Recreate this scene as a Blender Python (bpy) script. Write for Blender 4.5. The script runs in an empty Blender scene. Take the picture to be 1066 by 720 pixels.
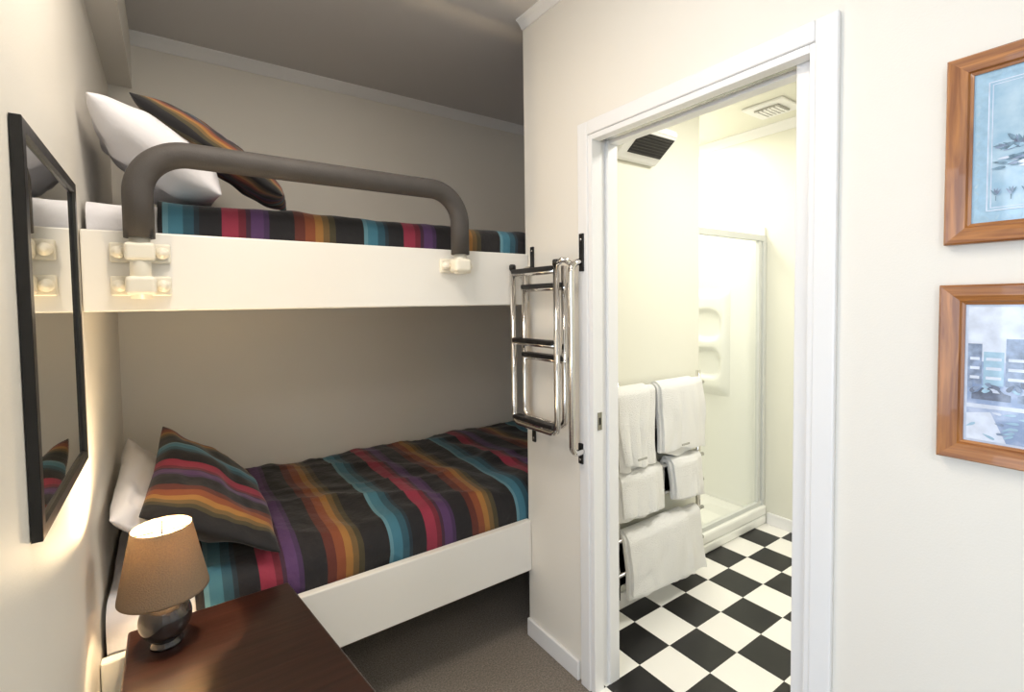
import bpy, bmesh, math, random
from mathutils import Vector, Matrix, noise
random.seed(4)
S=bpy.context.scene
S.view_settings.view_transform='Standard'
S.view_settings.look='None'
S.view_settings.exposure=0.0

# ---------------------------------------------------------------- materials
def lin(c):
    return tuple(((v/255.0)/12.92 if v/255.0<=0.04045 else (((v/255.0)+0.055)/1.055)**2.4) for v in c)
def mat(name,rgb,rough=0.6,metal=0.0,bump=0.0,bscale=80,var=0.0,vscale=3,coat=0.0,detail=3,**kw):
    m=bpy.data.materials.new(name); m.use_nodes=True
    nt=m.node_tree; b=nt.nodes['Principled BSDF']
    c=lin(rgb)
    b.inputs['Base Color'].default_value=(*c,1)
    b.inputs['Roughness'].default_value=rough
    b.inputs['Metallic'].default_value=metal
    b.inputs['Coat Weight'].default_value=coat
    tc=nt.nodes.new('ShaderNodeTexCoord')
    if var>0:
        n=nt.nodes.new('ShaderNodeTexNoise'); n.inputs['Scale'].default_value=vscale; n.inputs['Detail'].default_value=detail
        nt.links.new(tc.outputs['Object'],n.inputs['Vector'])
        r=nt.nodes.new('ShaderNodeValToRGB')
        r.color_ramp.elements[0].position=0.3; r.color_ramp.elements[1].position=0.7
        c2=lin(kw['rgb2']) if 'rgb2' in kw else None
        r.color_ramp.elements[0].color=(*(c2 or [v*(1-var) for v in c]),1)
        r.color_ramp.elements[1].color=(*(c if c2 else [min(1,v*(1+var)) for v in c]),1)
        if kw.get('hard'): r.color_ramp.elements[0].position=0.42; r.color_ramp.elements[1].position=0.55
        nt.links.new(n.outputs['Fac'],r.inputs['Fac']); nt.links.new(r.outputs['Color'],b.inputs['Base Color'])
    if bump>0:
        n2=nt.nodes.new('ShaderNodeTexNoise'); n2.inputs['Scale'].default_value=bscale; n2.inputs['Detail'].default_value=4
        nt.links.new(tc.outputs['Object'],n2.inputs['Vector'])
        bp=nt.nodes.new('ShaderNodeBump'); bp.inputs['Strength'].default_value=bump; bp.inputs['Distance'].default_value=0.01
        nt.links.new(n2.outputs['Fac'],bp.inputs['Height']); nt.links.new(bp.outputs['Normal'],b.inputs['Normal'])
    return m

M={}
M['wall']=mat('wall_paint_cream',(238,233,223),0.55,bump=0.05,bscale=250)
M['ceil']=mat('ceiling_paint',(218,215,212),0.8,bump=0.03,bscale=200)
M['trim']=mat('trim_white_gloss',(242,241,240),0.3,bump=0.02,bscale=30)
M['cove']=mat('cornice_white',(246,245,243),0.5,bump=0.02,bscale=60)
M['bwall']=mat('bathroom_wall_paint',(232,231,218),0.45,bump=0.03,bscale=200)
M['board']=mat('bunk_board_white',(242,239,232),0.35,bump=0.02,bscale=40)
M['sheet']=mat('sheet_white_cotton',(232,231,236),0.85,bump=0.35,bscale=18)
M['pad']=mat('grey_foam_padding',(72,68,66),0.65,bump=0.15,bscale=300,var=0.08,vscale=20)
M['plastic']=mat('cream_plastic',(240,234,218),0.35,bump=0.02,bscale=50)
M['chrome']=mat('chrome',(225,222,218),0.12,1.0,bump=0.01,bscale=20)
M['black']=mat('black_rubber',(24,23,24),0.45,bump=0.1,bscale=200)
M['blackframe']=mat('black_frame_lacquer',(14,13,14),0.3,bump=0.05,bscale=60)
M['mirror']=mat('mirror_glass',(235,238,238),0.02,1.0)
M['porc']=mat('white_acrylic',(246,246,240),0.2,bump=0.01,bscale=10,coat=0.3)
M['towel']=mat('white_terry',(250,249,246),0.95,bump=0.8,bscale=260)
M['ball']=mat('dark_ceramic',(62,60,62),0.12,0.6,bump=0.02,bscale=10,coat=0.6)
M['steel']=mat('steel',(170,168,165),0.25,1.0,bump=0.02,bscale=60)
M['grey']=mat('grille_grey',(176,174,166),0.5,bump=0.02,bscale=60)
M['ink']=mat('printed_ink_slate',(112,140,160),0.6,coat=0.6,var=0.4,vscale=120)
M['ink_refl_blue']=mat('ink_and_reflection_grey_blue',(136,152,180),0.6,coat=1.0,var=0.35,vscale=90)  # tones shared by upper print and painted reflection in lower picture
M['ink_refl_white']=mat('ink_and_reflection_white',(216,224,240),0.6,coat=1.0,var=0.14,vscale=45)
M['ink_refl_dark']=mat('ink_and_reflection_dark',(104,114,136),0.6,coat=1.0,var=0.35,vscale=90)
M['paper']=mat('printed_paper_blue',(182,208,224),0.5,coat=1.0,var=0.12,vscale=40,rgb2=(148,184,208))
M['reflection_paint']=mat('painted_reflection_pale',(190,202,228),0.5,coat=1.0,var=0.15,vscale=28,rgb2=(144,164,200),hard=1,detail=5)  # pale mottle paints the window reflection seen in the lower picture
M['mount']=mat('picture_mount',(162,196,218),0.5,coat=1.0,var=0.10,vscale=80)
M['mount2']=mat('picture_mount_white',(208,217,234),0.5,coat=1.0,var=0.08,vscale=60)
for k in ('paper','reflection_paint','mount','mount2','ink','ink_refl_blue','ink_refl_white','ink_refl_dark'):
    M[k].node_tree.nodes['Principled BSDF'].inputs['Coat Roughness'].default_value=0.03
M['carpet']=mat('carpet_brown_grey',(150,140,129),0.95,bump=1.0,bscale=230,var=0.35,vscale=170)
def tiles():
    m=bpy.data.materials.new('checker_vinyl_tiles'); m.use_nodes=True; nt=m.node_tree; b=nt.nodes['Principled BSDF']
    tc=nt.nodes.new('ShaderNodeTexCoord'); mp=nt.nodes.new('ShaderNodeMapping')
    mp.inputs['Location'].default_value=(0.02,0.05,0.35)
    ck=nt.nodes.new('ShaderNodeTexChecker'); ck.inputs['Scale'].default_value=5.8
    ck.inputs['Color1'].default_value=(*lin((22,21,22)),1); ck.inputs['Color2'].default_value=(*lin((240,238,232)),1)
    nt.links.new(tc.outputs['Object'],mp.inputs['Vector']); nt.links.new(mp.outputs['Vector'],ck.inputs['Vector'])
    nt.links.new(ck.outputs['Color'],b.inputs['Base Color']); b.inputs['Roughness'].default_value=0.3
    return m
M['tiles']=tiles()
def wood(name,c1,c2,scale,axis,rough=0.35,coat=0.3,dist=6):
    m=bpy.data.materials.new(name); m.use_nodes=True; nt=m.node_tree; b=nt.nodes['Principled BSDF']
    tc=nt.nodes.new('ShaderNodeTexCoord'); mp=nt.nodes.new('ShaderNodeMapping')
    sc=[scale]*3; sc[axis]=scale*0.07
    mp.inputs['Scale'].default_value=sc
    n=nt.nodes.new('ShaderNodeTexNoise'); n.inputs['Scale'].default_value=1; n.inputs['Detail'].default_value=6; n.inputs['Distortion'].default_value=0.6
    r=nt.nodes.new('ShaderNodeValToRGB'); r.color_ramp.elements[0].position=0.35; r.color_ramp.elements[1].position=0.68
    r.color_ramp.elements[0].color=(*lin(c1),1); r.color_ramp.elements[1].color=(*lin(c2),1)
    nt.links.new(tc.outputs['Object'],mp.inputs['Vector']); nt.links.new(mp.outputs['Vector'],n.inputs['Vector'])
    nt.links.new(n.outputs['Fac'],r.inputs['Fac']); nt.links.new(r.outputs['Color'],b.inputs['Base Color'])
    b.inputs['Roughness'].default_value=rough; b.inputs['Coat Weight'].default_value=coat
    bp=nt.nodes.new('ShaderNodeBump'); bp.inputs['Strength'].default_value=0.08; bp.inputs['Distance'].default_value=0.005
    nt.links.new(n.outputs['Fac'],bp.inputs['Height']); nt.links.new(bp.outputs['Normal'],b.inputs['Normal'])
    return m
M['espresso']=wood('espresso_wood',(34,18,15),(50,28,23),60,0,0.28,0.3)
M['pine_v']=wood('pine_vertical',(138,82,36),(188,124,62),110,2)
M['pine_h']=wood('pine_horizontal',(138,82,36),(188,124,62),110,1)

SEQ=[((92,136,150),.012),((58,112,132),.033),((38,78,94),.025),((24,42,54),.012),((20,18,24),.055),((142,40,64),.042),((104,24,42),.02),((58,28,50),.012),((82,50,96),.033),((62,38,76),.015),
     ((20,17,22),.07),((88,36,26),.028),((128,66,36),.03),((152,106,50),.024),((106,82,46),.018),((64,56,34),.018),((19,17,21),.09)]
def stripes(name,period=None,shift=0.0,bump=0.45):
    m=bpy.data.materials.new(name); m.use_nodes=True; nt=m.node_tree; b=nt.nodes['Principled BSDF']
    tot=sum(w for _,w in SEQ); P=period or tot
    uv=nt.nodes.new('ShaderNodeUVMap'); uv.uv_map='UVMap'
    sp=nt.nodes.new('ShaderNodeSeparateXYZ'); nt.links.new(uv.outputs['UV'],sp.inputs[0])
    a=nt.nodes.new('ShaderNodeMath'); a.operation='SUBTRACT'; a.inputs[1].default_value=shift; nt.links.new(sp.outputs['X'],a.inputs[0])
    d=nt.nodes.new('ShaderNodeMath'); d.operation='DIVIDE'; d.inputs[1].default_value=P; nt.links.new(a.outputs[0],d.inputs[0])
    f=nt.nodes.new('ShaderNodeMath'); f.operation='FRACT'; nt.links.new(d.outputs[0],f.inputs[0])
    r=nt.nodes.new('ShaderNodeValToRGB'); cr=r.color_ramp; cr.interpolation='CONSTANT'
    pos=0
    for i,(c,w) in enumerate(SEQ):
        e=cr.elements[0] if i==0 else (cr.elements[1] if i==1 else cr.elements.new(pos))
        e.position=pos; e.color=(*lin(c),1); pos+=w/tot
    nt.links.new(f.outputs[0],r.inputs['Fac']); nt.links.new(r.outputs['Color'],b.inputs['Base Color'])
    b.inputs['Roughness'].default_value=0.8; b.inputs['Sheen Weight'].default_value=0.15
    tc=nt.nodes.new('ShaderNodeTexCoord'); n=nt.nodes.new('ShaderNodeTexNoise'); n.inputs['Scale'].default_value=14; n.inputs['Detail'].default_value=5
    nt.links.new(tc.outputs['Object'],n.inputs['Vector'])
    bp=nt.nodes.new('ShaderNodeBump'); bp.inputs['Strength'].default_value=bump; bp.inputs['Distance'].default_value=0.02
    nt.links.new(n.outputs['Fac'],bp.inputs['Height']); nt.links.new(bp.outputs['Normal'],b.inputs['Normal'])
    return m

def shade_mat():
    m=bpy.data.materials.new('linen_shade'); m.use_nodes=True; nt=m.node_tree; b=nt.nodes['Principled BSDF']
    out=nt.nodes['Material Output']
    b.inputs['Base Color'].default_value=(*lin((132,114,94)),1); b.inputs['Roughness'].default_value=0.9
    tr=nt.nodes.new('ShaderNodeBsdfTranslucent'); tr.inputs['Color'].default_value=(*lin((212,178,126)),1)
    tc=nt.nodes.new('ShaderNodeTexCoord')
    mx=nt.nodes.new('ShaderNodeMixShader'); 
    n=nt.nodes.new('ShaderNodeTexNoise'); n.inputs['Scale'].default_value=350
    nt.links.new(tc.outputs['Object'],n.inputs['Vector'])
    bp=nt.nodes.new('ShaderNodeBump'); bp.inputs['Strength'].default_value=0.5; bp.inputs['Distance'].default_value=0.003
    nt.links.new(n.outputs['Fac'],bp.inputs['Height']); nt.links.new(bp.outputs['Normal'],b.inputs['Normal'])
    mr=nt.nodes.new('ShaderNodeMapRange'); mr.inputs['From Min'].default_value=.35; mr.inputs['From Max'].default_value=.65; mr.inputs['To Min'].default_value=0.02; mr.inputs['To Max'].default_value=0.13
    nt.links.new(n.outputs['Fac'],mr.inputs['Value']); nt.links.new(mr.outputs[0],mx.inputs[0])
    nt.links.new(b.outputs[0],mx.inputs[1]); nt.links.new(tr.outputs[0],mx.inputs[2]); nt.links.new(mx.outputs[0],out.inputs['Surface'])
    return m
M['shade']=shade_mat()
def glass_mat():
    m=bpy.data.materials.new('shower_glass'); m.use_nodes=True; nt=m.node_tree; out=nt.nodes['Material Output']
    nt.nodes.remove(nt.nodes['Principled BSDF'])
    t=nt.nodes.new('ShaderNodeBsdfTransparent'); t.inputs[0].default_value=(.98,.985,.975,1)
    g=nt.nodes.new('ShaderNodeBsdfGlossy'); g.inputs['Roughness'].default_value=0.05
    mx=nt.nodes.new('ShaderNodeMixShader'); mx.inputs[0].default_value=0.06
    nt.links.new(t.outputs[0],mx.inputs[1]); nt.links.new(g.outputs[0],mx.inputs[2]); nt.links.new(mx.outputs[0],out.inputs['Surface'])
    return m
M['glass']=glass_mat()
def emit(name,rgb,st):
    m=bpy.data.materials.new(name); m.use_nodes=True; b=m.node_tree.nodes['Principled BSDF']
    b.inputs['Base Color'].default_value=(*lin(rgb),1); b.inputs['Emission Color'].default_value=(*lin(rgb),1); b.inputs['Emission Strength'].default_value=st
    return m
M['bulb']=emit('bulb_glow',(255,224,180),12)

# ---------------------------------------------------------------- mesh helpers
def finish(name,bm,material,smooth=False,mods=None):
    me=bpy.data.meshes.new(name); bmesh.ops.recalc_face_normals(bm,faces=bm.faces); bm.to_mesh(me); bm.free()
    ms=material if isinstance(material,(list,tuple)) else [material]
    for m in ms: me.materials.append(m)
    if smooth:
        for p in me.polygons: p.use_smooth=True
    o=bpy.data.objects.new(name,me); S.collection.objects.link(o); return o
def box(name,x,y,z,m,bevel=0.0,seg=2):
    bm=bmesh.new(); bmesh.ops.create_cube(bm,size=1)
    for v in bm.verts:
        v.co=Vector((x[0]+(v.co.x+.5)*(x[1]-x[0]),y[0]+(v.co.y+.5)*(y[1]-y[0]),z[0]+(v.co.z+.5)*(z[1]-z[0])))
    if bevel>0: bmesh.ops.bevel(bm,geom=bm.edges[:],offset=bevel,segments=seg,affect='EDGES',profile=0.5)
    return finish(name,bm,M[m])
def boxes(name,lst,m,bevel=0.0):
    bm=bmesh.new()
    for x,y,z in lst:
        t=bmesh.new(); bmesh.ops.create_cube(t,size=1)
        for v in t.verts:
            v.co=Vector((x[0]+(v.co.x+.5)*(x[1]-x[0]),y[0]+(v.co.y+.5)*(y[1]-y[0]),z[0]+(v.co.z+.5)*(z[1]-z[0])))
        if bevel>0: bmesh.ops.bevel(t,geom=t.edges[:],offset=bevel,segments=2,affect='EDGES',profile=0.5)
        me=bpy.data.meshes.new('t'); t.to_mesh(me); t.free(); bm.from_mesh(me); bpy.data.meshes.remove(me)
    return finish(name,bm,M[m])
def fillet(pts,r,n=10):
    pts=[Vector(p) for p in pts]; out=[pts[0]]
    for i in range(1,len(pts)-1):
        a,b,c=pts[i-1],pts[i],pts[i+1]
        d1=(a-b); d2=(c-b); rr=min(r,d1.length*.499,d2.length*.499)
        ang=d1.angle(d2)
        if ang>3.1 or r<=0: out.append(b); continue
        p1=b+d1.normalized()*rr; p2=b+d2.normalized()*rr
        bis=(d1.normalized()+d2.normalized()).normalized(); rad=rr*math.tan(ang/2); cen=b+bis*(rad/math.sin(ang/2))
        v1=p1-cen; v2=p2-cen; th=v1.angle(v2)
        for k in range(n+1):
            t=k/n; out.append(cen+(v1*math.sin((1-t)*th)+v2*math.sin(t*th))/math.sin(th))
    out.append(pts[-1]); return out
def sweep(name,pts,rad,m,fr=0.0,seg=20,n=10,cap=True,rfun=None):
    P=fillet(pts,fr,n); bm=bmesh.new(); rings=[]
    T=[(P[min(i+1,len(P)-1)]-P[max(i-1,0)]).normalized() for i in range(len(P))]
    up=Vector((0,0,1)) if abs(T[0].z)<.9 else Vector((1,0,0))
    N=(up-T[0]*up.dot(T[0])).normalized()
    for i,p in enumerate(P):
        N=(N-T[i]*N.dot(T[i])).normalized(); B=T[i].cross(N)
        r=rfun(i/(len(P)-1)) if rfun else rad
        rings.append([bm.verts.new(p+(N*math.cos(2*math.pi*k/seg)+B*math.sin(2*math.pi*k/seg))*r) for k in range(seg)])
    for a,b in zip(rings[:-1],rings[1:]):
        for k in range(seg): bm.faces.new((a[k],a[(k+1)%seg],b[(k+1)%seg],b[k]))
    if cap: bm.faces.new(rings[0]); bm.faces.new(rings[-1])
    return finish(name,bm,M[m],True)
def lathe(name,prof,cx,cy,m,seg=48):
    bm=bmesh.new(); rings=[]
    for r,z in prof:
        if r<1e-5: rings.append([bm.verts.new((cx,cy,z))])
        else: rings.append([bm.verts.new((cx+r*math.cos(2*math.pi*k/seg),cy+r*math.sin(2*math.pi*k/seg),z)) for k in range(seg)])
    for a,b in zip(rings[:-1],rings[1:]):
        for k in range(seg):
            if len(a)==1 and len(b)==1: continue
            if len(a)==1: bm.faces.new((a[0],b[k],b[(k+1)%seg]))
            elif len(b)==1: bm.faces.new((a[k],a[(k+1)%seg],b[0]))
            else: bm.faces.new((a[k],a[(k+1)%seg],b[(k+1)%seg],b[k]))
    return finish(name,bm,M[m],True)
def knob(name,c,r,d,m,ax='y'):
    prof=[(0,0),(r*.7,0.0),(r*.95,.15*d),(r,.4*d),(r*.95,.75*d),(r*.8,d),(r*.55,d*1.05),(r*.5,d*1.25),(r*.3,d*1.35),(0,d*1.36)]
    o=lathe(name,prof,0,0,m,24)
    R=Matrix.Rotation(math.pi/2,4,'X') if ax=='y' else Matrix.Rotation(-math.pi/2,4,'Y')
    o.data.transform(Matrix.Translation(c)@R); return o
def group(name,parts):
    e=bpy.data.objects.new(name,None); e.empty_display_size=0.1; S.collection.objects.link(e)
    for p in parts: p.parent=e
    return e
def autosmooth(o):
    for p in o.data.polygons: p.use_smooth=True

# ---------------------------------------------------------------- room
XL=-0.17; XR=1.14; YC=1.53; YB=2.45; H=2.40; HB=2.32; YS=.79
DY0,DY1,DH=0.4875,1.173,1.87
box('floor',(-1.8,XR),(-2.1,2.57),(-.1,0),'carpet')
box('floor_nook',(XR,2.12),(YC,2.57),(-.1,0),'carpet')
box('floor_bathroom',(XR,2.96),(-.7,YC),(-.1,.001),'tiles')
box('ceiling',(-1.8,2.12),(-2.1,2.57),(H,H+.1),'ceil')
boxes('ceiling_bathroom',[((1.24,2.96),(-.7,1.43),(HB,HB+.08)),((2.12,2.96),(1.43,2.57),(HB,HB+.08))],'bwall')
box('wall_left',(XL-.12,XL),(.69,2.57),(0,H),'wall')
box('wall_back',(XL,2.96),(YB,YB+.12),(0,H),'wall')
box('wall_nook',(2.02,2.07),(YC,YB),(0,H),'wall')
boxes('wall_right',[((XR,1.24),(DY1,YC),(0,H)),((XR,1.24),(DY0,DY1),(DH,H)),((XR,1.24),(-2.1,DY0),(0,H))],'wall')
box('wall_divider',(1.24,2.07),(1.485,YC),(0,H),'wall')
boxes('wall_bathroom_left',[((1.24,2.12),(1.43,1.485),(0,HB))],'bwall')
box('wall_shower_left',(2.07,2.12),(1.485,YB),(0,HB),'bwall')
box('wall_bathroom_far',(2.86,2.96),(-.7,YB),(0,HB),'bwall')
box('wall_bathroom_near',(1.24,2.86),(-.7,-.6),(0,HB),'bwall')
box('wall_rear',(-1.8,XR),(-2.2,-2.1),(0,H),'wall')
box('wall_side',(-1.7,XL-.12),(YS,YS+.12),(0,H),'wall')
WY0,WY1,WZ0,WZ1=-1.6,.74,.55,2.15
boxes('wall_window',[((-1.8,-1.7),(-2.1,WY0),(0,H)),((-1.8,-1.7),(WY1,YS+.12),(0,H)),((-1.8,-1.7),(WY0,WY1),(0,WZ0)),((-1.8,-1.7),(WY0,WY1),(WZ1,H))],'wall')
fr=[]
t=.045
for (y,z) in (((WY0,WY0+t),(WZ0,WZ1)),((WY1-t,WY1),(WZ0,WZ1)),((WY0+t,WY1-t),(WZ0,WZ0+t)),((WY0+t,WY1-t),(WZ1-t,WZ1)),((-.52,-.47),(WZ0+t,WZ1-t)),((-1.1,-1.06),(WZ0+t,WZ1-t)),((.04,.08),(WZ0+t,WZ1-t))):
    fr.append(((-1.78,-1.72),y,z))
boxes('window_1',fr,'trim')
box('ceiling_beam',(XL,XL+.075),(.69,YB),(2.19,H),'wall')
def cornice(name,axis,a0,a1,pos,sgn,top,s=.038,m='cove'):
    bm=bmesh.new(); prof=[(0,0),(s,0),(s,-.006),(s*.62,-s*.45),(s*.35,-s*.75),(.006,-s),(0,-s)]
    ends=[]
    for a in (a0,a1):
        ring=[]
        for d,z in prof:
            ring.append(bm.verts.new((a,pos+sgn*d,top+z) if axis=='x' else (pos+sgn*d,a,top+z)))
        ends.append(ring); bm.faces.new(ring)
    n=len(prof)
    for k in range(n): bm.faces.new((ends[0][k],ends[0][(k+1)%n],ends[1][(k+1)%n],ends[1][k]))
    return finish(name,bm,M[m])
cornice('trim_1','x',XL+.075,2.02,YB,-1,H,.042)
cornice('trim_2','y',-2.1,YC,XR,-1,H,.032)
cornice('trim_3','y',-.6,YB,2.86,-1,HB,.045,'trim')
cornice('trim_7','x',1.24,2.12,1.43,-1,HB,.045,'trim')
box('baseboard_right',(XR-.014,XR),(DY1+.06,YC),(0,.07),'trim',.004)
box('baseboard_right_near',(XR-.014,XR),(-2.1,DY0-.05),(0,.07),'trim',.004)
box('baseboard_left',(XL,XL+.014),(.69,YB),(0,.07),'trim',.004)
box('baseboard_bathroom_far',(2.846,2.86),(-.6,1.465),(0,.07),'trim',.004)
box('baseboard_bathroom_left',(1.24,2.12),(1.418,1.43),(0,.07),'trim',.004)
# door surround
aw=.045
arch=boxes('architrave',[((XR-.014,XR),(DY1,DY1+aw),(0,DH+aw)),((XR-.014,XR),(DY0-aw,DY0),(0,DH+aw)),((XR-.014,XR),(DY0,DY1),(DH,DH+aw))],'trim',.004)
jam=boxes('jambs',[((XR-.008,1.176),(DY1-.018,DY1),(0,DH)),((1.206,1.252),(DY1-.018,DY1),(0,DH)),((1.176,1.206),(DY1-.006,DY1),(0,DH)),
   ((XR-.008,1.165),(DY0,DY0+.012),(0,DH)),((1.215,1.252),(DY0,DY0+.012),(0,DH)),
   ((XR-.008,1.168),(DY0+.012,DY1-.018),(DH-.018,DH)),((1.212,1.252),(DY0+.012,DY1-.018),(DH-.018,DH))],'trim',.002)
track=box('track',(1.178,1.202),(DY0+.012,DY1-.018),(DH-.012,DH),'steel',.002)
strike=boxes('strike_plate',[((1.150,1.170),(DY1-.0205,DY1-.018),(.90,.96))],'steel',.001)
strikeh=boxes('strike_hole',[((1.156,1.164),(DY1-.0212,DY1-.0203),(.918,.942))],'black')
leaf=box('leaf',(1.172,1.208),(DY0,.545),(.012,DH-.014),'trim',.003)
group('door_1',[arch,jam,track,strike,strikeh,leaf])

# ---------------------------------------------------------------- bedding
def duvet(name,x0,x1,yf,yb,zb,zt,r,material,zback=0,amp=.008,seed=0,th=.010,lend=.03):
    prof=[]
    L1=max(0,zt-r-zb); 
    for k in range(8): prof.append((yf,zb+L1*k/8))
    for k in range(15):
        a=math.pi/2*k/14; prof.append((yf+r*(1-math.cos(a)),zt-r+r*math.sin(a)))
    for k in range(1,50):
        t=k/49; prof.append((yf+r+(yb-yf-r)*t, zt+zback*t+.012*math.sin(math.pi*t)))
    nx=190; bm=bmesh.new(); uvl=bm.loops.layers.uv.new('UVMap'); g=[];U={}
    for i in range(nx+1):
        x=x0+(x1-x0)*i/nx; col=[]; s=0
        for j,(y,z) in enumerate(prof):
            if j: s+=math.hypot(y-prof[j-1][0],z-prof[j-1][1])
            w=noise.noise(Vector((x*5,s*4,seed)))*amp*1.6+noise.noise(Vector((x*13+s*3,s*7,seed+5)))*amp*.9
            ridge=(1-abs(noise.noise(Vector((x*3+s*4.5,s*2,seed+9))))*2.2); w+=max(0,ridge)**3*amp*.9
            top=min(1,max(0,(s-L1)/(r*1.5)))
            e=min(1,(x-x0)/.05); w-=(1-e)**2*lend*top
            wob=.012*noise.noise(Vector((s*5,x*2,seed+3)))
            dy=-(1-top)*min(.004,max(-.004,w*.6)); dz=top*w
            v=bm.verts.new((x+wob*.6,y+dy,z+dz)); U[v]=(x,s); col.append(v)
        g.append(col)
    for i in range(nx):
        for j in range(len(prof)-1):
            f=bm.faces.new((g[i][j],g[i+1][j],g[i+1][j+1],g[i][j+1]))
            for l in f.loops: l[uvl].uv=U[l.vert]
    o=finish(name,bm,material,True)
    so=o.modifiers.new('s','SOLIDIFY'); so.thickness=th; so.offset=-1
    return o
def pillow(name,A,B,C,D,th,material,seed=0,wr=.01,pinch=.05):
    A,B,C,D=map(Vector,(A,B,C,D)); n=34
    N=((B-A).cross(D-A)).normalized()
    if N.x<0: N=-N
    LA=((A-D).length+(B-C).length)/2
    bm=bmesh.new(); uvl=bm.loops.layers.uv.new('UVMap'); U={}
    for side in (1,-1):
        g=[]
        for i in range(n+1):
            row=[]
            for j in range(n+1):
                u=-1+2*i/n; v=-1+2*j/n
                pu=u*(1-pinch*(1-v*v)*abs(u)**3) ; pv=v*(1-pinch*(1-u*u)*abs(v)**3)
                a=(pu+1)/2; b=(pv+1)/2
                p=(A*(1-a)+D*a)*(1-b)+(B*(1-a)+C*a)*b
                h=((1-abs(u)**2.6)*(1-abs(v)**2.6)); h=max(0,h)**.55
                q=noise.noise(Vector((u*1.7,v*1.7,seed+side)))*wr*2+noise.noise(Vector((u*4,v*4,seed+side*3)))*wr
                p=p+N*side*(th/2*h+q*min(1,h*2))
                if p.x<XL+.008: p.x=XL+.008
                vv=bm.verts.new(p); U[vv]=(a*LA,b*.4); row.append(vv)
            g.append(row)
        for i in range(n):
            for j in range(n):
                q=(g[i][j],g[i+1][j],g[i+1][j+1],g[i][j+1])
                f=bm.faces.new(q)
                for l in f.loops: l[uvl].uv=U[l.vert]
    bmesh.ops.remove_doubles(bm,verts=bm.verts,dist=.0006)
    o=finish(name,bm,material,True)
    sb=o.modifiers.new('sub','SUBSURF'); sb.levels=1; sb.render_levels=1
    return o

BF=1.51
def bunk(top,base_bottom,zt):
    parts=[]
    parts.append(box('front_board',(XL+.002,XR-.002),(BF,BF+.028),(base_bottom,top),'board',.004))
    parts.append(box('base_panel',(XL+.004,2.015),(BF+.03,YB-.002),(base_bottom+.03,base_bottom+.055),'board',.002))
    parts.append(boxes('cleats',[((XL+.004,XL+.03),(BF+.03,YB-.004),(base_bottom,base_bottom+.03)),((XL+.03,2.0),(YB-.03,YB-.004),(base_bottom,base_bottom+.03)),((1.15,2.0),(YC+.004,YC+.03),(base_bottom,base_bottom+.03))],'board',.002))
    mt=box('mattress',(XL+.006,2.0),(BF+.062,YB-.03),(base_bottom+.055,zt),'sheet',.035,4); autosmooth(mt); parts.append(mt)
    return parts
group('lower_bunk_bed',bunk(.47,.27,.53))
group('upper_bunk_bed',bunk(1.515,1.32,1.565))
stL=stripes('striped_duvet_fabric_lower',.52,.05); stU=stripes('striped_duvet_fabric_upper',.52,-.01); stP=stripes('striped_pillow_fabric',.40,.18,.3); stP2=stripes('striped_pillow_fabric_upper',.26,.355,.3)
duvet('striped_duvet',.03,1.99,BF+.034,YB-.012,.455,.595,.10,stL,seed=1,amp=.012)
duvet('striped_duvet.001',-.02,1.99,BF+.034,YB-.012,1.50,1.605,.045,stU,seed=7,amp=.006,lend=.0)
duvet('bed_sheet',XL+.012,.03,BF+.048,YB-.03,.46,.568,.06,M['sheet'],seed=12,amp=.005,lend=0)
duvet('bed_sheet.001',XL+.012,.0,BF+.044,YB-.03,1.50,1.59,.04,M['sheet'],seed=13,amp=.003,lend=0)
pillow('white_pillow',(-.145,2.25,.86),(.01,2.2,.65),(.01,1.57,.63),(-.145,1.55,.80),.10,M['sheet'],3)
pillow('striped_pillow',(-.04,2.13,.91),(.235,2.1,.68),(.245,1.54,.60),(-.09,1.56,.79),.11,stP,5)
pillow('white_pillow.001',(-.13,2.12,1.90),(.12,2.15,1.66),(.13,1.57,1.635),(-.15,1.52,1.84),.17,M['sheet'],8,wr=.013)
pillow('striped_pillow.001',(.10,2.14,1.975),(.40,2.14,1.70),(.285,1.57,1.65),(-.075,1.57,1.875),.11,stP2,11)

# ---------------------------------------------------------------- guard rail
gx0,gx1,gy,gz=-.055,.816,1.468,1.705
parts=[sweep('padding',[(gx0,gy,1.495),(gx0,gy,gz),(gx1,gy,gz),(gx1,gy,1.495)],.031,'pad',.115,28,16),
       sweep('left_post',[(gx0,gy,1.35),(gx0,gy,1.50)],.021,'plastic',0,24),
       sweep('right_post',[(gx1,gy,1.43),(gx1,gy,1.50)],.021,'plastic',0,24)]
for (gx,zs) in ((gx0,(1.462,1.382)),(gx1,(1.458,))):
    for k,z in enumerate(zs):
        parts.append(box('clamp_plate',(gx-.06,gx+.06),(BF-.014,BF-.001),(z-.024,z+.024),'plastic',.005,3))
        parts.append(box('clamp_bridge',(gx-.03,gx+.03),(gy-.026,BF-.012),(z-.022,z+.022),'plastic',.010,4))
        for s in (-1,1): parts.append(knob('clamp_knob',(gx+s*.043,BF-.012,z),.015,.016,'plastic'))
group('bunk_guard_rail',parts)

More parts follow.
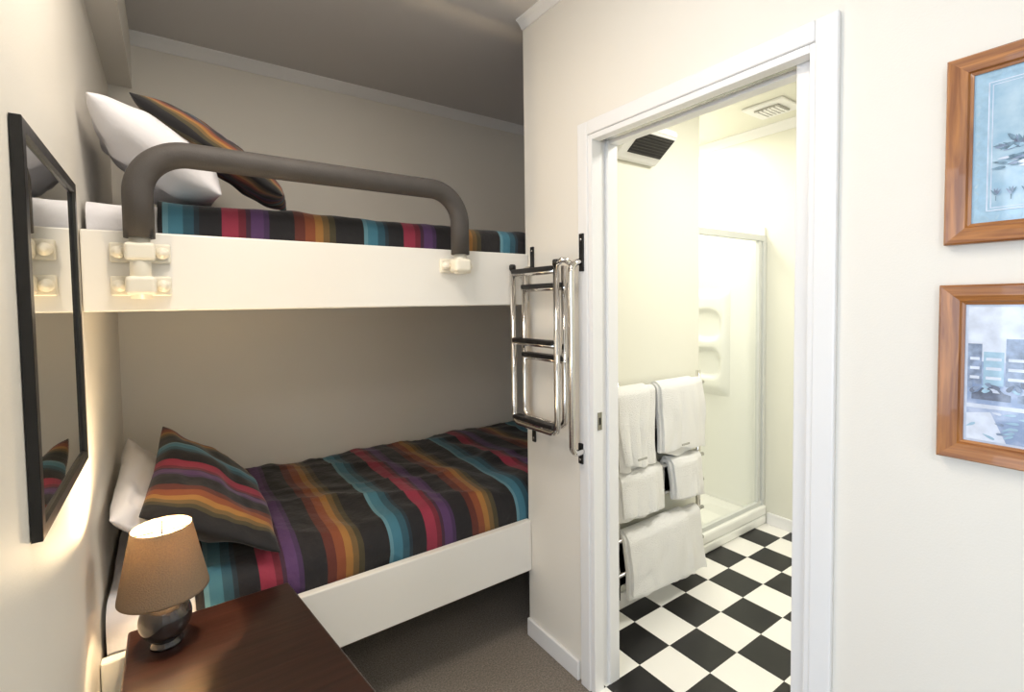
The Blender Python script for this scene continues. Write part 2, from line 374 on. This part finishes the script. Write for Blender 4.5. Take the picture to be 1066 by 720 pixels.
# ---------------------------------------------------------------- ladder
parts=[]
def yz(x,pts): return [(x,p[0],p[1]) for p in pts]
ya,yb_=1.235,1.485
xa,xb=1.045,1.088
parts.append(sweep('front_hoop',yz(xa,[(ya,1.455),(ya,.885),(yb_,.885),(yb_,1.455)]),.0105,'chrome',.035,18))
parts.append(sweep('rear_hoop',yz(xb,[(ya+.01,1.45),(ya+.01,.90),(yb_-.012,.90),(yb_-.012,1.45)]),.0105,'chrome',.035,18))
for z,x in ((1.440,xa),(1.19,xa),(.905,xa),(1.385,xb),(1.135,xb)):
    parts.append(boxes('rung_pad',[((x-.017,x+.017),(ya+.008,yb_-.012),(z-.006,z+.010))],'black',.004))
    parts.append(sweep('rung_tube',[(x,ya,z-.008),(x,yb_-.004,z-.008)],.009,'chrome',0,16))
for y in (1.195,):
    parts.append(sweep('wall_hoop',[(XR-.004,y+.008,1.465),(1.075,y,1.455),(1.075,y,.82),(XR-.004,y+.008,.825)],.011,'chrome',.04,18))
parts.append(sweep('hook_top',[(XR-.004,yb_,1.455),(1.10,yb_,1.455),(1.085,yb_,1.42)],.010,'chrome',.02,16))
parts.append(sweep('hook_bottom',[(XR-.004,yb_,.85),(1.10,yb_,.85),(1.085,yb_,.89)],.010,'chrome',.02,16))
parts.append(sweep('top_link',[(xa,ya,1.452),(xa,1.20,1.47),(1.075,1.20,1.455)],.009,'chrome',.015,16))
parts.append(boxes('wall_plates',[((XR-.02,XR-.0005),(1.187,1.207),(1.43,1.555)),((XR-.02,XR-.0005),(1.187+.01,1.217),(.78,.85)),((XR-.007,XR-.0005),(yb_-.012,yb_+.008),(1.44,1.54)),((XR-.007,XR-.0005),(yb_-.012,yb_+.008),(.79,.87))],'black',.002))
for y,z in ((yb_-.002,1.525),(yb_-.002,.805)):
    parts.append(knob('plate_screw',(XR-.006,y,z),.005,.003,'steel','x'))
for y,z in ((1.197,1.535),(1.207,.795)):
    parts.append(knob('plate_screw',(XR-.019,y,z),.005,.003,'steel','x'))
for y,z in ((ya,1.455),(yb_,1.455)):
    parts.append(lathe('end_cap',[(0,z-.004),(.0125,z-.004),(.0125,z+.010),(.009,z+.015),(0,z+.016)],xa,y,'black',20))
group('folding_bunk_ladder',parts)

# ---------------------------------------------------------------- frames
def mitred(name,x0,x1,ya,yb,za,zb,w,mv,mh,st=None):
    parts=[]
    def piece(nm,o1,o2,i1,i2,m):
        bm=bmesh.new(); ds=(x1-x0)
        def q(p,x): return Vector((x,p[0],p[1]))
        stt=st or [(0,0),(0,.85),(.08,1.0),(.55,.93),(.80,.80),(.88,.62),(1,.55),(1,0)]
        rr=[]
        for (o,i) in ((o1,i1),(o2,i2)):
            ring=[]
            for a,d in stt:
                p=(o[0]+(i[0]-o[0])*a,o[1]+(i[1]-o[1])*a); ring.append(bm.verts.new(q(p,x0+ds*d)))
            rr.append(ring); bm.faces.new(ring)
        n=len(stt)
        for k in range(n): bm.faces.new((rr[0][k],rr[0][(k+1)%n],rr[1][(k+1)%n],rr[1][k]))
        parts.append(finish(nm,bm,M[m]))
    O=[(ya,za),(yb,za),(yb,zb),(ya,zb)]; I=[(ya+w,za+w),(yb-w,za+w),(yb-w,zb-w),(ya+w,zb-w)]
    piece('frame_bottom',O[0],O[1],I[0],I[1],mh); piece('frame_far',O[1],O[2],I[1],I[2],mv)
    piece('frame_top',O[2],O[3],I[2],I[3],mh); piece('frame_near',O[3],O[0],I[3],I[0],mv)
    return parts
p=mitred('m',XL+.001,XL+.014,.925,1.384,1.005,1.592,.022,'blackframe','blackframe',[(0,0),(0,.95),(.06,1),(.85,1),(1,.7),(1,0)])
p.append(box('mirror_glass',(XL+.002,XL+.008),(.94,1.369),(1.022,1.577),'mirror'))
group('wall_mirror',p)

def picture(nm,ya,yb,za,zb,kind):
    p=mitred('f',XR-.001,XR-.022,ya,yb,za,zb,.034,'pine_v','pine_h')
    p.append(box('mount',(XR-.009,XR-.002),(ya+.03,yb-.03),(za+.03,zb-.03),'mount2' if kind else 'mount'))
    g_=.038 if kind else .052
    y0,y1,z0,z1=ya+g_,yb-g_,za+g_,zb-g_
    p.append(box('print',(XR-.0102,XR-.009),(y0,y1),(z0,z1),'reflection_paint' if kind else 'paper'))  # lower panel has the window's reflection painted into its colour
    B={}; cnt=[0]
    def poly(pts,ink='ink'):
        bm=B.setdefault(ink,bmesh.new())
        cnt[0]+=1; x=XR-.0104-.00003*cnt[0]
        bm.faces.new([bm.verts.new((x,a,b)) for a,b in pts])
    def rect(a0,a1,b0,b1,ink): poly([(a0,b0),(a1,b0),(a1,b1),(a0,b1)],ink)
    def leaf(cy,cz,L,w,rot,ink='ink'):
        pts=[]
        for k in range(12):
            t=2*math.pi*k/12; u=math.cos(t)*L; v=math.sin(t)*w*(1-.55*math.cos(t))
            pts.append((cy+u*math.cos(rot)-v*math.sin(rot),cz+u*math.sin(rot)+v*math.cos(rot)))
        poly(pts,ink)
    if kind==0:
        for e,q in ((.0,.0015),(.005,.001)):
            rect(y0+e,y1-e,z0+e,z0+e+q,'ink_refl_white'); rect(y0+e,y1-e,z1-e-q,z1-e,'ink_refl_white')
            rect(y0+e,y0+e+q,z0+e,z1-e,'ink_refl_white'); rect(y1-e-q,y1-e,z0+e,z1-e,'ink_refl_white')
        # soft foliage clump made of many small leaves
        random.seed(9)
        cy=y1-.040; cz=z0+.102
        for k in range(46):
            a=random.uniform(-.5,3.6); r=random.uniform(.002,.026)
            leaf(cy+r*math.cos(a),cz+r*.9*math.sin(a),random.uniform(.005,.010),random.uniform(.0014,.003),a+random.uniform(-.4,.4),random.choice(('ink','ink_refl_blue','ink_refl_dark','mount')))
        for k in range(26):
            leaf(cy+random.uniform(-.026,.026),cz-.012-random.uniform(0,.022),random.uniform(.006,.010),.002,random.uniform(-.3,.3),random.choice(('ink','ink_refl_blue','ink_refl_white')))
        for k in range(9):
            yy=y1-.012-.018*k; zz=z0+.024
            for a in (-.6,-.2,.2,.6): leaf(yy+.005*math.sin(a),zz+.007*math.cos(a),.006,.0014,math.pi/2-a,random.choice(('ink','ink_refl_blue')))
            rect(yy-.0006,yy+.0006,zz-.008,zz,'ink')
        for k in range(14):
            for zz in (z0-.011,z1+.011): leaf(y1-.002-.013*k,zz,.0045,.0014,.9+(k%2)*1.2,'paper')
        for k in range(15): leaf(y1+.011,z0+.008+.012*k,.0045,.0014,.9+(k%2)*1.2,'paper')
    else:  # painted window reflection: sky, houses and cars as flat shapes
        rect(y0,y1,z0+.135,z1,'ink_refl_white')
        for a,b_,h,i in ((0,.018,.165,'ink_refl_blue'),(.02,.045,.152,'mount'),(.047,.075,.175,'ink_refl_blue'),(.078,.12,.158,'mount'),(.122,.20,.17,'ink_refl_blue')):
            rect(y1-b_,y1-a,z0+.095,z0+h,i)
            for kk in range(3): rect(y1-b_+.003,y1-a-.003,z0+.105+.016*kk,z0+.110+.016*kk,'ink_refl_white')
        rect(y0,y1,z0+.055,z0+.062,'ink_refl_white')
        for a,sc,i in ((.006,1.0,'ink_refl_dark'),(.062,1.1,'ink_refl_blue'),(.125,1.0,'ink_refl_dark')):
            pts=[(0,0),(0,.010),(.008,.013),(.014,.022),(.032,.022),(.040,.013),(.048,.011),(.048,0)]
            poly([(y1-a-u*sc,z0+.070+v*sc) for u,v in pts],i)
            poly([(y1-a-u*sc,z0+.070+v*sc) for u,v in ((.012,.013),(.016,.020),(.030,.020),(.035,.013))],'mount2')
        poly([(y1,z0),(y1-.05,z0),(y1-.03,z0+.05),(y1,z0+.045)],'ink_refl_white')
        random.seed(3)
        for k in range(40): leaf(y1-random.uniform(.004,.16),z0+random.uniform(.008,.05),random.uniform(.004,.009),.002,random.uniform(-.6,.6),random.choice(('ink_refl_blue','mount','ink_refl_white','paper')))
        for k in range(30): leaf(y1-random.uniform(.004,.16),z0+random.uniform(.085,.10),random.uniform(.004,.008),.003,random.uniform(0,3),random.choice(('ink_refl_blue','ink_refl_dark','mount')))
    for ink,bm in B.items():
        me=bpy.data.meshes.new('print_and_reflection_motif'); bm.to_mesh(me); bm.free(); me.materials.append(M[ink])
        o=bpy.data.objects.new('print_and_reflection_motif',me); S.collection.objects.link(o); p.append(o)  # print in the upper picture, painted reflection in the lower
    return group(nm,p)
picture('framed_picture',-.02,.270,1.42,1.737,0)
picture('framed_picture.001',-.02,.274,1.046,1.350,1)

# ---------------------------------------------------------------- bedside table
TZ=.54
bm=bmesh.new(); out=[(-.112,.93),(.322,.93),(.25,1.492),(-.112,1.492)]
lo_=[bm.verts.new((x,y,TZ-.03)) for x,y in out]; hi_=[bm.verts.new((x,y,TZ)) for x,y in out]
bm.faces.new(lo_[::-1]); bm.faces.new(hi_)
for k in range(4): bm.faces.new((lo_[k],lo_[(k+1)%4],hi_[(k+1)%4],hi_[k]))
bmesh.ops.bevel(bm,geom=bm.edges[:],offset=.006,segments=3,affect='EDGES',profile=.5)
tp=finish('table_top',bm,M['espresso'])
parts=[tp,boxes('legs',[((-.095,-.055),(.95,.99),(0,TZ-.03)),((.25,.29),(.95,.99),(0,TZ-.03)),((-.095,-.055),(1.44,1.48),(0,TZ-.03)),((.195,.235),(1.44,1.48),(0,TZ-.03))],'espresso',.003),
  boxes('aprons',[((-.09,-.07),(.99,1.44),(TZ-.12,TZ-.03)),((.21,.23),(.99,1.44),(TZ-.12,TZ-.03)),((-.055,.25),(.96,.98),(TZ-.12,TZ-.03)),((-.055,.195),(1.45,1.47),(TZ-.12,TZ-.03))],'espresso',.002),
  box('lower_shelf',(-.07,.21),(.98,1.45),(.15,.168),'espresso',.003)]
group('bedside_table',parts)
# ---------------------------------------------------------------- lamp
lx,ly=-.034,1.388
parts=[lathe('base',[(0,TZ),(.033,TZ),(.034,TZ+.006),(.028,TZ+.011)]+[(max(.013,.053*math.sin(a)),TZ+.062-.053*math.cos(a)) for a in [math.pi*(.17+.77*k/16) for k in range(17)]]+[(.012,TZ+.120),(.012,TZ+.14),(0,TZ+.14)],lx,ly,'ball'),
  lathe('neck',[(0,TZ+.12),(.014,TZ+.12),(.014,TZ+.15),(.010,TZ+.155),(.010,TZ+.17),(0,TZ+.17)],lx,ly,'steel',24)]
st_,sb_=TZ+.280,TZ+.125
sh=lathe('shade',[(.090,sb_),(.0895,sb_+.005),(.0605,st_-.005),(.060,st_)],lx,ly,'shade',64)
so=sh.modifiers.new('s','SOLIDIFY'); so.thickness=.0015
parts.append(sh)
parts.append(sweep('shade_spider',[(lx-.059,ly,st_-.012),(lx+.059,ly,st_-.012)],.0018,'steel',0,8))
parts.append(sweep('shade_spider_b',[(lx,ly-.059,st_-.012),(lx,ly+.059,st_-.012)],.0018,'steel',0,8))
bz=TZ+.20
parts.append(lathe('bulb',[(0,bz-.04),(.011,bz-.038),(.012,bz-.02),(.020,bz-.004),(.023,bz+.012),(.018,bz+.028),(.008,bz+.036),(0,bz+.037)],lx,ly,'bulb',24))
group('table_lamp',parts)

# ---------------------------------------------------------------- bathroom
ry=1.365; parts=[]
parts.append(sweep('post_left',[(1.47,ry,.10),(1.47,ry,1.0)],.011,'chrome',0,16))
parts.append(sweep('post_right',[(2.02,ry,.10),(2.02,ry,1.0)],.011,'chrome',0,16))
for z in (.945,.78,.60,.48,.345,.20): parts.append(sweep('bar',[(1.43,ry-.005,z),(2.05,ry-.005,z)],.0085,'chrome',0,16))
for x in (1.47,2.02):
    for z in (.17,.90): parts.append(sweep('bracket',[(x,ry,z),(x,1.43,z)],.008,'chrome',0,12))
group('towel_rail',parts)
def towel(name,x0,x1,z,fl,bl,seed,th=.016,off=.0,skew=0.0,layers=1):
    objs=[]
    for L in range(layers):
        oo=off+L*(th*.95); 
        xx0=x0+L*.010; xx1=x1-L*(x1-x0)*.22; ffl=fl-L*.018
        r=.0085+th/2+.003; prof=[]; yc=ry-.005
        for k in range(16): prof.append((yc-r-oo,z-ffl+ffl*k/16))
        for k in range(13):
            a=math.pi*k/12; prof.append((yc-(r+oo*(1-k/12))*math.cos(a),z+(r+oo*.6)*math.sin(a)))
        for k in range(1,12): prof.append((yc+r,z-bl*k/11))
        bm=bmesh.new(); g=[]; nx=30
        for i in range(nx+1):
            u=i/nx; x=xx0+(xx1-xx0)*u; col=[]
            for j,(y,zz) in enumerate(prof):
                hang=max(0,(z-zz)) if y<yc else 0
                w=(noise.noise(Vector((x*14,zz*5,seed)))*.02+.006*math.sin(u*9+seed))*min(1,hang*8)
                lean=noise.noise(Vector((seed,zz*4,2.2)))*.022*(hang/.3)+skew*hang-(u-.5)*.10*hang*math.sin(seed*2)
                dz=(u-.5)*skew*-.3*min(1,hang*4)+noise.noise(Vector((x*8,seed+L,1)))*.022*min(1,hang*5)
                rnd=.006*(abs(2*u-1)**6)
                col.append(bm.verts.new((x+lean,y-abs(w)*(1 if y<yc else 0)+(rnd if y<yc else 0),zz+dz)))
            g.append(col)
        for i in range(nx):
            for j in range(len(prof)-1): bm.faces.new((g[i][j],g[i+1][j],g[i+1][j+1],g[i][j+1]))
        o=finish(name if L==0 else 'folded_layer',bm,M['towel'],True)
        s=o.modifiers.new('s','SOLIDIFY'); s.thickness=th; s.offset=0
        b=o.modifiers.new('b','BEVEL'); b.width=.007; b.segments=4; b.limit_method='ANGLE'
        objs.append(o)
    for o in objs[1:]: o.parent=objs[0]
    return objs[0]
def label(par,x,z,y):
    o=box('embroidered_label',(x-.026,x+.026),(y-.003,y),(z-.004,z+.004),'grey'); o.parent=par
t1=towel('hand_towel',1.425,1.675,.945,.30,.28,1.0,.017,layers=2,skew=.03)
t2=towel('hand_towel.001',1.69,2.01,.945,.29,.28,2.0,.017,.0,layers=2,skew=.06)
t3=towel('hand_towel.002',1.44,1.72,.60,.165,.12,3.0,.018,layers=2,skew=.08)
t4=towel('hand_towel.003',1.77,2.0,.60,.165,.12,4.3,.018,.003,layers=2,skew=.10)
t5=towel('bath_mat',1.48,1.99,.345,.26,.2,5.0,.017,.006,layers=2,skew=.10)
label(t1,1.52,.70,ry-.088); label(t2,1.80,.71,ry-.088)
# shower
parts=[]
sx0,sx1,sy0,sy1=2.122,2.858,1.47,2.448
parts.append(box('tray',(sx0,sx1),(sy0,sy1),(.001,.05),'porc',.01,3))
parts.append(boxes('tray_lip',[((sx0,sx1),(sy0,sy0+.06),(.05,.11))],'porc',.012))
parts.append(boxes('liner',[((sx1-.012,sx1),(sy0+.02,sy1),(.04,1.75)),((sx0,sx0+.012),(sy0+.02,sy1),(.04,1.75)),((sx0+.012,sx1-.012),(sy1-.012,sy1),(.04,1.75))],'porc',.004))
bm=bmesh.new(); ny,nz=28,60; g=[]
for i in range(ny+1):
    col=[]
    for j in range(nz+1):
        u=i/ny; v=j/nz; y=1.70+.30*u; z=.72+.68*v
        e=min(1,min(u,1-u)/.20); ez=min(1,min(v,1-v)/.10)
        d=.034*(math.sin(e*math.pi/2))*(math.sin(ez*math.pi/2))
        for c in (.30,.66):
            a=(v-c)/.15; b=(u-.5)/.36
            rr=abs(a)**3+abs(b)**3
            if rr<1: d-=.028*min(1,(1-rr)*2)
        col.append(bm.verts.new((sx1-.0125-max(0.0005,d),y,z)))
    g.append(col)
for i in range(ny):
    for j in range(nz): bm.faces.new((g[i][j],g[i+1][j],g[i+1][j+1],g[i][j+1]))
parts.append(finish('moulded_niches',bm,M['porc'],True))
fz=1.70
M['alu']=mat('shower_frame_white',(214,216,212),0.3,bump=.02,bscale=40)
parts.append(boxes('door_frame',[((sx0,sx1),(sy0+.015,sy0+.045),(fz-.035,fz)),((sx1-.03,sx1),(sy0+.012,sy0+.048),(.11,fz-.035)),((sx0,sx0+.03),(sy0+.012,sy0+.048),(.11,fz-.035)),((sx0+.03,sx1-.03),(sy0+.018,sy0+.042),(.11,.135)),((sx1-.068,sx1-.040),(sy0+.02,sy0+.04),(.135,fz-.035))],'alu',.003))
parts.append(box('glass_panel',(sx0+.03,sx1-.03),(sy0+.028,sy0+.033),(.135,fz-.035),'glass'))
group('shower_enclosure',parts)
# fan heater
hx0,hx1=1.50,1.77
bm=bmesh.new(); pr=[(1.428,1.92),(1.428,2.05),(1.32,2.05),(1.29,2.03),(1.295,2.005),(1.405,1.92)]
rr=[[bm.verts.new((x,y,z)) for y,z in pr] for x in (hx0,hx1)]
for r in rr: bm.faces.new(r)
for k in range(6): bm.faces.new((rr[0][k],rr[0][(k+1)%6],rr[1][(k+1)%6],rr[1][k]))
bmesh.ops.bevel(bm,geom=bm.edges[:],offset=.006,segments=3,affect='EDGES')
parts=[finish('heater_body',bm,M['trim'])]
d=Vector((0,.11,-.085)).normalized(); nn=Vector((0,-.085,-.11)).normalized()
def slab(name,x0,x1,s0,s1,h0,h1,m):
    bm=bmesh.new(); base=Vector((0,1.295,2.005)); vs=[]
    for x in (x0,x1):
        for s in (s0,s1):
            for h in (h0,h1): vs.append(bm.verts.new(Vector((x,0,0))+base+d*s+nn*h))
    bmesh.ops.convex_hull(bm,input=vs); return finish(name,bm,M[m])
parts.append(slab('heater_grille',hx0+.05,hx1-.012,.010,.105,-.002,.002,'black'))
for k in range(7): parts.append(slab('heater_slat',hx0+.055,hx1-.017,.018+.013*k,.020+.013*k,.001,.005,'pad'))
group('wall_fan_heater',parts)
# ceiling vent
vx,vy=2.58,1.318
parts=[box('vent_frame',(vx-.105,vx+.105),(vy-.105,vy+.105),(HB-.014,HB),'trim',.006,3),box('vent_core',(vx-.062,vx+.062),(vy-.062,vy+.062),(HB-.022,HB-.013),'grey',.003)]
for k in range(6): parts.append(box('vent_louvre',(vx-.058,vx+.058),(vy-.056+.02*k,vy-.044+.02*k),(HB-.027,HB-.02),'trim',.001))
group('ceiling_vent',parts)

# ---------------------------------------------------------------- lights
def area(name,loc,rot,sx,sy,e,col):
    l=bpy.data.lights.new(name,'AREA'); l.shape='RECTANGLE'; l.size=sx; l.size_y=sy; l.energy=e; l.color=col
    o=bpy.data.objects.new(name,l); o.location=loc; o.rotation_euler=rot; S.collection.objects.link(o); return o
area('window_daylight',(-1.83,-.43,1.35),(0,-math.pi/2,0),1.6,2.34,50,(.72,.85,1.0))
area('added_fill_nook',(.18,.95,2.37),(0,0,0),.35,.35,11,(1.0,.90,.78))  # unseen fill lamp added to brighten the bunk nook
area('added_fill_room',(-.45,-.80,2.36),(0,0,0),.5,.5,12,(1.0,.93,.86))  # soft fill added for the room around the camera, no fixture seen
area('ceiling_light_bathroom',(2.0,.55,2.30),(0,0,0),.4,.4,21,(1.0,.965,.89))
area('shower_light',(2.49,1.95,2.30),(0,0,0),.3,.3,11,(1.0,.96,.86))
pl=bpy.data.lights.new('lamp_bulb_light','POINT'); pl.energy=17; pl.color=(1.0,.75,.44); pl.shadow_soft_size=.025
o=bpy.data.objects.new('lamp_bulb_light',pl); o.location=(lx,ly,bz+.045); S.collection.objects.link(o)
w=bpy.data.worlds.new('sky'); S.world=w; w.use_nodes=True
bg=w.node_tree.nodes['Background']; bg.inputs[0].default_value=(.62,.78,1,1); bg.inputs[1].default_value=1.0

# ---------------------------------------------------------------- camera
cam=bpy.data.cameras.new('camera'); co=bpy.data.objects.new('camera',cam); S.collection.objects.link(co); S.camera=co
cam.sensor_width=36; cam.lens=507/1066*36; cam.clip_start=.02
cam.shift_y=-25/1066
R=Matrix.Rotation(math.radians(-35),4,'Z')@Matrix.Rotation(math.radians(90-2.3),4,'X')@Matrix.Rotation(math.radians(-.75),4,'Z')
co.matrix_world=Matrix.Translation((0,0,1.33))@R
